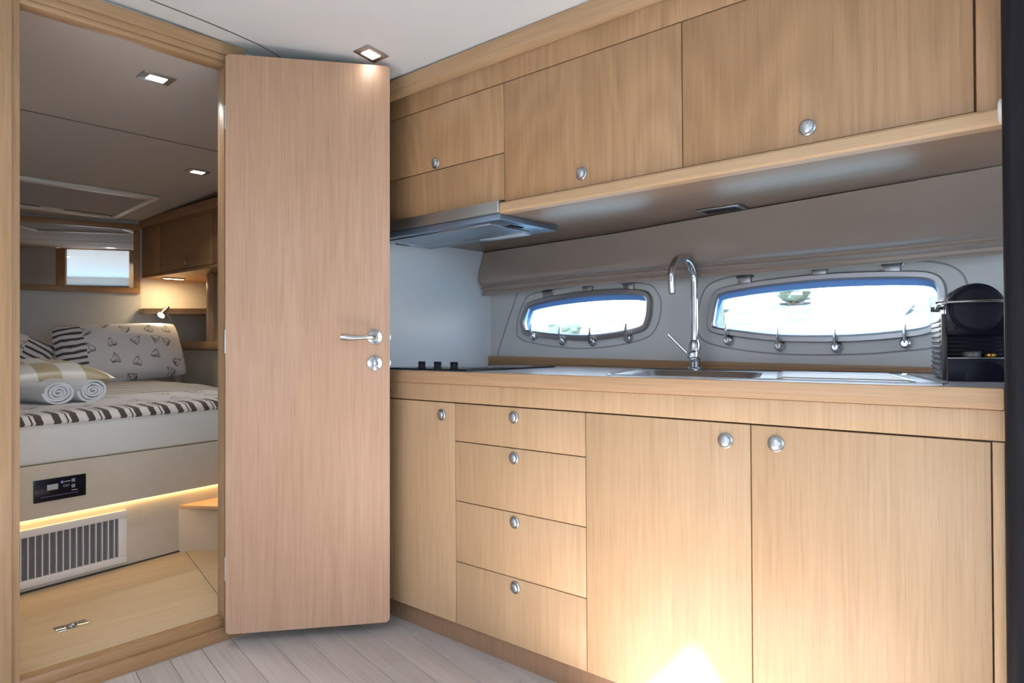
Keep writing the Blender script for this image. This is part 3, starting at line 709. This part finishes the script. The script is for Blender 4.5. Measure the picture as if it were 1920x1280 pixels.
b = nb(); prism(b, [(.0, .0), (WD, .0), (WD, .052), (.0, .052)], .0, .058, 'y', .004); part('drip_tray', b, 'black_plastic', cm)
part('tray_lip', box(nb(), .002, WD-.002, -.001, .058, .0515, .0535, .0006), 'brushed_steel', cm)
part('tray_arch', lathe(nb(), [(.040, -.0012), (.040, .0006), (.036, .0006)], (WD*.62, 0, .006), 'y', 28), 'black_gloss', cm)
cu = part('capsule_stack', lathe(nb(), [(.017, .0537), (.020, .056), (.017, .0585), (.021, .061), (.017, .0635), (.021, .066), (.016, .069)], (WD*.42, .030, 0), 'z', 20), 'brushed_steel', cm, 'stack of silver capsules on the tray')
part('gold_capsule', lathe(nb(), [(.009, .0537), (.0125, .0575), (.0115, .0615), (.006, .064)], (WD*.72, .034, 0), 'z', 16), simple('capsule_gold', (.55, .27, .07), .3, metal=1), cm, 'gold capsule')
pn = part('side_panel', box(nb(), -.006, .0005, .058, DP-.02, .004, .150, .0015), 'rib_grey', cm, 'ribbed grey side panel')
for k in range(11): part('side_rib', box(nb(), -.0095, -.005, .064, DP-.026, .012+.0125*k, .0185+.0125*k, .0014), 'rib_grey', pn)
part('panel_edge', box(nb(), -.007, .004, .040, .058, .002, .155, .002), simple('edge_brown', (.045, .025, .022), .4), cm)
lv = part('lever_arm', tube(nb(), [(-.010, .085, .176), (-.009, .040, .178), (.004, .014, .180), (WD/2, .006, .181), (WD-.004, .014, .180), (WD+.008, .05, .178)], .0052, 10, flat=.7), 'clip_steel', cm, 'dark chrome lever handle')
part('lever_hub', lathe(nb(), [(.009, -.016), (.010, -.006), (.010, .002)], (0, .080, .176), 'x', 16), 'chrome', lv)
part('rear_knob', lathe(nb(), [(.006, -.016), (.007, .0)], (0, .20, .172), 'x', 12), 'rib_grey', cm)
for x, y in ((.012, .02), (WD-.012, .02), (.012, DP-.02), (WD-.012, DP-.02)): part('foot', lathe(nb(), [(.008, 0), (.008, .006)], (x, y, 0), 'z', 12), 'dark_rubber', cm)

# ---------------------------------------------------------------- the open cabin door
dr = struct_root('door_1', 'open pinkish oak cabin door with chrome lever handle', (.27, .019, .037), LF)
LW = .5425
b = nb(); prism(b, rrect(0, LW, .037, 1.985, .014, 5), 0, .038, 'y', .0015); part('leaf', b, 'oak_door', dr)
RX, RZ = .491, 1.035
def rosette(z, nm):
    return part(nm, lathe(nb(), [(.0270, 0), (.0270, -.004), (.0245, -.0085), (.0125, -.0095), (.0110, -.014)], (RX, 0, z), 'y', 32), 'chrome', dr)
r1 = rosette(RZ, 'handle_rosette')
b = nb(); tube(b, [(RX, -.010, RZ), (RX, -.040, RZ), (RX-.004, -.050, RZ), (RX-.014, -.055, RZ), (RX-.034, -.055, RZ-.0005), (RX-.07, -.054, RZ-.002), (RX-.100, -.052, RZ-.001), (RX-.113, -.051, RZ)], [.0085, .0085, .009, .0088, .0075, .0098, .0118, .0106], 16)
part('lever', b, 'chrome', r1)
r2 = rosette(.944, 'lock_rosette'); part('thumb_turn', box(nb(), RX-.004, RX+.004, -.030, -.012, .930, .958, .003), 'chrome', r2)
for z in (1.035, .944): part('latch_bolt', box(nb(), LW-.002, LW+.0035, .011, .027, z-.012, z+.012, .001), 'chrome', dr)
for z in (.25, 1.02, 1.78): part('hinge', lathe(nb(), [(.006, z-.04), (.006, z+.04)], (-.006, .030, 0), 'z', 12), 'satin_nickel', dr)
part('far_knob', lathe(nb(), [(.013, .038), (.013, .05), (.018, .058), (.018, .072), (.010, .078)], (LW-.012, 0, .845), 'y', 16), 'chrome', dr)

# ---------------------------------------------------------------- recessed ceiling lights
def downlight(label, fr, w, l, power, color=(1, .96, .9)):
    t = thing('downlight', label, 'ceiling light', (0, 0, 0), fr, None)
    b = nb(); box(b, -w/2, w/2, -l/2, l/2, -.004, 0, .0015); part('plate', b, 'brushed_steel', t)
    b = nb(); box(b, -w*.27, w*.27, -l*.27, l*.27, -.0055, -.0038); part('lens', b, 'led_white', t, smooth=False)
    li = bpy.data.lights.new('downlight_lamp', 'AREA'); li.shape = 'RECTANGLE'; li.size = w*.5; li.size_y = l*.5; li.energy = power; li.color = color; li.spread = math.radians(130)
    lo = bpy.data.objects.new('downlight_lamp', li); COL.objects.link(lo); lo.parent = t; lo.location = (0, 0, -.0075)
    return t
def ceiling_frame(s, v, z, slope_s=0.0, slope_v=0.0, rz=0.0):
    x = (U0 + Z0*slope_s).normalized(); y = (V0 + Z0*slope_v).normalized(); zz = x.cross(y).normalized(); y = zz.cross(x)
    return frame(x, y, zz, up(s, v, z)) @ Matrix.Rotation(rz, 4, 'Z')
downlight('square recessed light in the white ceiling above the door', ceiling_frame(.115, -.145, ceil_z(-.145)-.001, 0, -.13), .082, .090, .04)
sl = .0474
downlight('nearer recessed light in the cabin ceiling', ceiling_frame(-.535, -.592, cabin_ceil(-.535)-.001, sl), .075, .11, 2.6)
downlight('farther recessed light in the cabin ceiling, above the cabin cupboard', ceiling_frame(-1.575, .025, cabin_ceil(-1.575)-.001, sl), .075, .11, 2.6)
for v in (-.592, .025): pass

# ================================================================== THE CABIN
# bed base, suede-covered, with overhanging box and leather cushion front
bd = thing('bed', 'built-in double bed with suede base and cream leather front', 'bed', (.3, .9, CABIN_FLOOR), BF)
part('base', box(nb(), -.80, 1.30, 0, .05, CABIN_FLOOR, .3515), 'suede_beige', bd, smooth=False)
part('overhang', box(nb(), -.80, 1.30, -.04, .10, .352, .5535, .004), 'suede_beige', bd)
part('leather_front', box(nb(), -.80, 1.30, -.042, .16, .5555, .727, .014, 3), 'cream_leather', bd)
part('mattress', prism(nb(), [(-.78, .16), (1.30, .16), (1.18, 1.80), (.9, 1.80), (-.55, 2.30), (-.55, 1.5)], .50, .722, 'z'), 'cream_leather', bd)
part('toe_moulding', box(nb(), -.80, .64, -.006, .0, CABIN_FLOOR, CABIN_FLOOR+.006), 'gap_dark', bd, smooth=False)
# duvet
b = nb()
def duv(i, j):
    x = -.76 + 2.0*i; y = -.050 + 1.82*j
    z = .742 + .028*max(0, y) + .006*mnoise.noise((x*5, y*7, 2)) + .010*mnoise.noise((x*2.2, y*3.2, 9))*min(1, max(0, y*4))
    if y < .0: z = .742 - .030*((-y)/.050)**2.2
    return (x, y, z)
vs = grid(b, duv, 90, 60)
o = solo('duvet', b, 'duvet_print', 'boat-print duvet with brown striped border spread over the bed', 'duvet', (.3, 0, .722), BF)
so = o.modifiers.new('th', 'SOLIDIFY'); so.thickness = .018; so.offset = -1
# pillows
def pillow_bm(w, h, t, pinch=.0, rnd=.075, nu=28, nv=20, seed=0):
    b = nb()
    def f(side):
        def g(a, c):
            x = 2*a-1; y = 2*c-1
            e = max(0.0, (1-abs(x)**2.6)*(1-abs(y)**2.6))**.55
            px = x*w/2*(1 - pinch*abs(x)*(1-y*y)*.5 - rnd*abs(y)**5); py = y*h/2*(1 - pinch*abs(y)*(1-x*x)*.9 - rnd*1.5*abs(x)**5)
            wr = mnoise.noise((x*2.1+seed, y*2.3, side*3.1))*.012*e + mnoise.noise((x*5+seed, y*6, side*7))*.004*e
            return (px, py, side*(t/2*e) + wr)
        return g
    grid(b, f(1), nu, nv); grid(b, f(-1), nu, nv)
    bmesh.ops.remove_doubles(b, verts=b.verts, dist=.0006)
    return b
def place(s, v, z, yaw, lean, roll):
    """local x along the width (towards +v when yaw=0), y up the face, z out towards +s"""
    m = frame(V0, Z0, U0, up(s, v, z))
    return m @ Matrix.Rotation(yaw, 4, 'Y') @ Matrix.Rotation(lean, 4, 'X') @ Matrix.Rotation(roll, 4, 'Z')
R = math.radians
solo('pillow', pillow_bm(.73, .385, .19, rnd=.045, seed=1), 'pillow_print', 'white pillow printed with ink sailing boats, leaning on the far wall', 'pillow', (0, 0, 0), place(-2.62, .03, .955, R(0), R(-24), R(3)))
solo('pillow', pillow_bm(.76, .43, .19, rnd=.045, seed=5), 'pillow_print', 'boat-print pillow with striped end, half hidden by the door jamb', 'pillow', (0, 0, 0), place(-2.66, -.74, .965, R(180), R(24), R(26)))
solo('cushion', pillow_bm(.56, .46, .15, pinch=.12, rnd=0, seed=9), 'cushion_check', 'beige and white checked satin cushion lying behind the towels', 'cushion', (0, 0, 0), frame(V0, -U0, Z0, up(-2.02, -.585, .853)) @ Matrix.Rotation(R(12), 4, 'Z') @ Matrix.Rotation(R(6), 4, 'X'))
# rolled towels
def towel_bm(length, rad, turns, seed):
    b = nb(); n = int(turns*26); th = rad/(turns+.35)
    def rr(a): return th*.35 + th*a/(2*math.pi)
    ins, outs = [], []
    for k in range(n+1):
        a = 2*math.pi*turns*k/n; w = 1 + .05*math.sin(a*1.7+seed)
        for lst, off in ((ins, -.40), (outs, .40)):
            r = max(.001, (rr(a) + off*th*.92)*w); lst.append((r*math.cos(a)*1.30, r*math.sin(a)*.97))
    ring = outs + ins[::-1]
    def mk(x, push): return [b.verts.new((x + push*mnoise.noise((p[0]*60, p[1]*60, seed)), p[0], p[1])) for p in ring]
    L0, L1 = mk(0, .004), mk(length, .004); m = len(ring)
    for k in range(m): b.faces.new((L0[k], L0[(k+1) % m], L1[(k+1) % m], L1[k]))
    h = n+1
    for LL in (L0, L1):
        for k in range(h-1): b.faces.new((LL[k], LL[k+1], LL[m-2-k], LL[m-1-k]))
    return b
tdir = (U0*-.95 + V0*-.31).normalized()
for (s, v, z, lab, rad, sd) in ((-1.40, -.655, .799, 'left rolled white towel at the front of the bed', .052, 1), (-1.44, -.508, .799, 'right rolled white towel nearest the pillows', .052, 4)):
    solo('rolled_towel', towel_bm(.30, rad, 4, sd), 'towel_white', lab, 'towel', (0, 0, 0), frame(tdir, Z0.cross(tdir), Z0, up(s, v, z)), 'rolled white towels on the bed')

# vent grille in the bed base
vg = thing('vent_grille', 'cream louvred vent grille in the bed base', 'vent', (.2, 0, .094), BF)
GX0, GX1, GZ0, GZ1 = -.12, .405, .094, .312
b = nb()
for q in ((GX0, GX1, GZ0, GZ0+.028), (GX0, GX1, GZ1-.030, GZ1), (GX0, GX0+.03, GZ0+.028, GZ1-.030), (GX1-.034, GX1, GZ0+.028, GZ1-.030)): box(b, q[0], q[1], -.012, .0, q[2], q[3], .002)
part('frame', b, 'vent_cream', vg)
part('backing_mesh', box(nb(), GX0+.02, GX1-.02, -.0012, -.0004, GZ0+.02, GZ1-.02), 'vent_mesh', vg, smooth=False)
for k in range(19):
    x = GX0+.038 + k*.0242
    if x > GX1-.04: break
    part('slat', box(nb(), x, x+.0035, -.0115, -.0015, GZ0+.026, GZ1-.028), 'vent_cream', vg, smooth=False)
# control panel
cp = thing('control_panel', 'black air conditioning control panel on the bed front', 'control panel', (.137, -.04, .41), BF)
part('bezel', box(nb(), .046, .229, -.046, -.040, .412, .497, .002), 'black_gloss', cp)
part('display', box(nb(), .090, .128, -.0475, -.0458, .454, .475, .0005), 'lcd', cp)
def icon(x0, x1, z0, z1, m='icon_white'): part('icon', box(nb(), x0, x1, -.0466, -.0459, z0, z1), m, cp, smooth=False)
part('logo_dot', lathe(nb(), [(.005, -.0459), (.005, -.0467)], (.142, 0, .478), 'y', 14), 'icon_violet', cp); icon(.149, .171, .477, .4795)
for z in (.473, .451):
    for q in ((.176, .188, z+.0105, z+.012), (.176, .188, z, z+.0015), (.176, .1775, z, z+.012), (.1865, .188, z, z+.012), (.180, .184, z+.004, z+.0085)): icon(*q)
for x in (.151, .163):
    b = nb(); tube(b, [(x+.0045*math.cos(a), -.0462, .462+.004*math.sin(a)) for a in [2*math.pi*k/14 for k in range(14)]], .0006, 5, closed=True); part('button_ring', b, 'icon_white', cp)
icon(.176, .196, .440, .442); icon(.070, .200, .430, .431, 'icon_violet')
# warm strip light under the overhang
ls = thing('led_strip', 'warm glowing light strip under the bed overhang', 'light strip', (.3, .0, .345), BF)
part('strip', box(nb(), -.78, 1.2, -.010, -.002, .3465, .3515), 'led_warm', ls, smooth=False)
# diagonal wall of the footwell and the small oak step above it
b = nb(); prism(b, [(-1.13, -.262), (-.70, .263), (-.75, .30), (-1.20, -.24)], CABIN_FLOOR, .266); struct('wall_footwell', b, 'suede_beige', label='suede covered footwell side')
b = nb(); prism(b, [(-1.157, -.274), (-.961, -.143), (-.60, .10), (-.60, .25), (-1.34, .25), (-1.34, .043)], .267, .281, 'z', .002)
solo('corner_step', b, 'oak_across', 'triangular oak step glowing in the corner beside the bed', 'step', (-1.0, 0, .267), UF)
# floor latch
lt_ = thing('floor_latch', 'chrome lift ring plate in the cabin floor', 'latch', (0, 0, 0), frame(V0, -U0, Z0, up(-.577, -.845, CABIN_FLOOR)))
part('plate', box(nb(), -.047, .047, -.024, .024, 0, .0022, .0008), 'chrome', lt_)
part('recess', lathe(nb(), [(.017, .0022), (.017, .0026), (.015, .0026)], (0, 0, 0), 'z', 20), 'frame_steel', lt_)
part('pull_ring', tube(nb(), [(.018*math.cos(a), .010*math.sin(a), .0032) for a in [2*math.pi*k/20 for k in range(20)]], .0018, 6, closed=True), 'chrome', lt_)
for x in (-.038, .038): part('screw', lathe(nb(), [(.004, .0022), (.004, .003)], (x, 0, 0), 'z', 10), 'frame_steel', lt_)

# framed mirror on the far cabin wall
MF = frame(U0*math.cos(YAW) - V0*math.sin(YAW), U0*math.sin(YAW) + V0*math.cos(YAW), Z0, up(-3.0, .277, 0))     # x out of the wall, y along it
mr = thing('wall_mirror', 'wide oak framed mirror on the far cabin wall', 'mirror', (.0, -.55, 1.348), MF)
MZ0, MZ1, MV0, MV1, FW = 1.348, 1.822, -1.15, -.004, .040
for q in ((MV0, MV1, MZ0, MZ0+FW), (MV0, MV1, MZ1-FW, MZ1), (MV0, MV0+FW, MZ0+FW, MZ1-FW), (MV1-FW, MV1, MZ0+FW, MZ1-FW)):
    part('frame_rail', box(nb(), .002, .026, q[0], q[1], q[2], q[3], .002), 'oak_deep_across', mr)
part('mirror_glass', box(nb(), .003, .014, MV0+FW-.003, MV1-FW+.003, MZ0+FW-.003, MZ1-FW+.003), 'mirror_glass', mr, smooth=False)

# roof hatch with grey blind
rh = thing('roof_hatch', 'closed roof hatch with grey blind in the cabin ceiling', 'hatch', (0, 0, 0), ceiling_frame(-2.575, -.28, cabin_ceil(-2.575)-.001, sl))
b = nb()
for q in ((-.36, .36, -.37, -.33), (-.36, .36, .33, .37), (-.36, -.31, -.33, .33), (.31, .36, -.33, .33)): box(b, q[0], q[1], q[2], q[3], -.022, 0, .005)
part('frame', b, 'vent_cream', rh)
part('blind', box(nb(), -.31, .31, -.33, .33, -.008, -.002), 'hatch_blind', rh, smooth=False)
part('slot', box(nb(), -.308, -.294, -.33, .33, -.0095, -.008), 'gap_dark', rh, smooth=False)
part('handle', box(nb(), -.312, -.290, -.07, .06, -.018, -.008, .003), 'vent_cream', rh)

# cupboard on the right of the cabin
wc = thing('cabin_cupboard', 'dark oak overhead cupboard along the cabin side', 'cabinet', (-2.0, .5, 1.465), UF)
CV = .285
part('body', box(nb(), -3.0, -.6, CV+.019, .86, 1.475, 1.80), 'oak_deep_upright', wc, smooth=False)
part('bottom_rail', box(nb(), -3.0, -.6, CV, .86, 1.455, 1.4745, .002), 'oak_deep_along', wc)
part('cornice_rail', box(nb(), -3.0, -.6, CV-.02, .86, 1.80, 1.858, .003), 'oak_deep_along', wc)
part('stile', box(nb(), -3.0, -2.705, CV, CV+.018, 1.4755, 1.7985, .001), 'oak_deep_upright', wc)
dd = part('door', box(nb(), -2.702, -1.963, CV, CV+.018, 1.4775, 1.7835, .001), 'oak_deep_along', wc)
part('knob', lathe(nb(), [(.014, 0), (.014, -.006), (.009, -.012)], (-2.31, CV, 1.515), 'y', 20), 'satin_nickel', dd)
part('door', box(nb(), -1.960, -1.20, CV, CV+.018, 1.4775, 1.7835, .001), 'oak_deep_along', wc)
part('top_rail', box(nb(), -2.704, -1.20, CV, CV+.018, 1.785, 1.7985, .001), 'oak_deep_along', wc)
# under-cupboard lamp
ul = thing('under_cupboard_lamp', 'slim warm lamp under the cabin cupboard', 'lamp', (-2.79, .41, 1.455), UF)
part('housing', box(nb(), -2.81, -2.77, .34, .48, 1.447, 1.4548, .001), 'stainless', ul)
part('diffuser', box(nb(), -2.803, -2.777, .348, .472, 1.4455, 1.4472), 'lamp_warm', ul, smooth=False)
li = bpy.data.lights.new('cupboard_lamp', 'AREA'); li.shape = 'RECTANGLE'; li.size = .12; li.size_y = .024; li.energy = 2.2; li.color = (1, .72, .36)
lo = bpy.data.objects.new('cupboard_lamp', li); COL.objects.link(lo); lo.parent = ul; lo.location = (0, 0, -.0115); lo.rotation_euler = (0, 0, R(90))
# shelf, divider, rail and upholstered side
solo('corner_shelf', prism(nb(), [(-2.995, .262), (-2.895, .262), (-2.56, .55), (-2.32, .858), (-2.995, .858)], 1.208, 1.245, 'z', .002), 'oak_across', 'oak corner shelf below the cabin cupboard', 'shelf', (-2.8, .6, 1.208), UF)
dv_ = thing('divider_panel', 'upright oak divider at the end of the corner shelf', 'panel', (-2.3, .6, 1.0), UF)
part('panel', box(nb(), -2.318, -2.296, .425, .858, 1.0215, 1.4545, .001), 'oak_upright', dv_)
part('front_post', box(nb(), -2.318, -2.268, .415, .445, 1.0215, 1.4545, .002), 'oak_upright', dv_)
solo('side_rail', box(nb(), -2.995, -.62, .52, .858, .968, 1.021, .003), 'oak_along', 'oak rail above the cream upholstered side of the bed', 'rail', (-1.8, .6, .968), UF)
solo('side_upholstery', box(nb(), -2.995, -.62, .545, .858, .60, .967, .012, 3), 'cream_leather', 'cream upholstered panel along the side of the bed', 'panel', (-1.8, .6, .60), UF)
# reading lamp
LM = up(-2.62, .30, 0)
rl = thing('reading_lamp', 'small chrome reading lamp above the pillow', 'lamp', (-2.72, .33, 1.08), UF)
part('stem', tube(nb(), [(-2.74, .36, 1.10), (-2.735, .37, 1.14), (-2.735, .365, 1.18), (-2.745, .345, 1.205), (-2.75, .325, 1.212)], .004, 8), 'frame_steel', rl)
hdir = (Vector((.35, -.62, -.62))).normalized(); hm = Matrix.Translation((-2.755, .345, 1.235)) @ hdir.to_track_quat('Z', 'Y').to_matrix().to_4x4()
part('shade', lathe(nb(), [(.010, -.030), (.013, -.024), (.013, -.004), (.015, .0), (.017, .030), (.027, .062), (.024, .0615), (.015, .032)], m=hm, n=20), 'chrome', rl)
part('bulb', lathe(nb(), [(.004, .050), (.022, .0585), (.018, .0605), (.006, .0615)], m=hm, n=16), 'bulb_white', rl)
li = bpy.data.lights.new('reading_spot', 'SPOT'); li.energy = 5; li.spot_size = R(95); li.spot_blend = .7; li.color = (1, .9, .76); li.shadow_soft_size = .015
lo = bpy.data.objects.new('reading_spot', li); COL.objects.link(lo); lo.parent = rl; lo.matrix_local = Matrix.Translation(-Vector((-2.72, .33, 1.08))) @ hm @ Matrix.Translation((0, 0, .068)) @ Matrix.Rotation(math.pi, 4, 'X')

# ================================================================== OUTSIDE
b = nb(); box(b, -160, 160, -60, 160, -1.3, -1.0); struct('sea', b, 'sea_water', label='water outside the portlights')
b = nb()
def hill(i, j):
    s = -140 + 260*i; v = 45 + 60*j
    return (s, v, -1.2 + 20*j**.8 + 2.5*mnoise.noise((s*.05, v*.06, 3))*min(1, j*4))
grid(b, hill, 60, 20); struct('hillside', b, 'hillside_scrub', smooth=True, label='sunlit scrubby hillside across the water')
def hillz(s, v): return hill((s+140)/260, (v-45)/60)[2]
def house(s, v, w, h, lab):
    t = thing('house', lab, 'house', (s, v, hillz(s, v)-.6), UF); z = hillz(s, v)-.6
    part('walls', box(nb(), s-w/2, s+w/2, v, v+5, z, z+h), 'plaster_white', t, smooth=False)
    b = nb(); prism(b, [(v-.3, z+h), (v+5.3, z+h), (v+2.5, z+h+1.4)], s-w/2-.3, s+w/2+.3, 'x'); part('roof', b, 'roof_tile', t, smooth=False)
    for k in range(3): part('window', box(nb(), s-w/2+w*(.2+.3*k)-.35, s-w/2+w*(.2+.3*k)+.35, v-.05, v, z+h*.55, z+h*.8), 'shutter_blue', t, smooth=False)
for s, v, w, h, lab in ((-27, 50, 8, 4, 'wide white house on the far left of the hillside'), (-12, 53, 6, 3.5, 'small white house on the left of the hillside'), (-41, 56, 9, 4.5, 'white house high at the left edge of the hillside'), (3, 49, 7, 3.6, 'white house low in the middle of the hillside')): house(s, v, w, h, lab)
def tree(s, v, h, r, slim, lab):
    z = hillz(s, v)-.3; t = thing('tree', lab, 'tree', (s, v, z), UF, 'trees on the hillside')
    part('trunk', tube(nb(), [(s, v, z), (s+.1, v, z+h*.35)], [.22, .15], 8), 'trunk_brown', t)
    b = nb()
    def f(a, c):
        th = 2*math.pi*a; ph = math.pi*c; q = r*(1+.45*mnoise.noise((math.cos(th)*2+s, math.sin(th)*2, ph*2)))
        return (s + q*math.sin(ph)*math.cos(th), v + q*math.sin(ph)*math.sin(th), z + h*.6 - math.cos(ph)*h*.42*(1+.12*mnoise.noise((th, ph*3, s))))
    grid(b, f, 18, 12); part('crown', b, 'tree_green', t)
TREES = [(-45, 49, 'leftmost slim cypress on the hillside'), (-35, 48, 'bushy tree left of the wide white house'), (-33.5, 60, 'bushy tree up the slope behind the wide white house'), (-20, 47, 'slim cypress between the two left houses'), (-18, 58, 'bushy tree up the slope behind the small white house'),
         (-5.5, 47, 'slim cypress right of the small white house'), (-3, 51, 'bushy tree in the middle of the hillside'), (10, 47, 'slim cypress right of the low white house'), (13, 50, 'bushy tree near the right end of the hillside'), (18, 48, 'rightmost slim cypress on the hillside')]
for s, v, lab in TREES:
    sl_ = 'slim' in lab
    tree(s, v, random.uniform(4.5, 6) if sl_ else random.uniform(2.6, 3.6), .6 if sl_ else random.uniform(1.2, 1.7), sl_, lab)
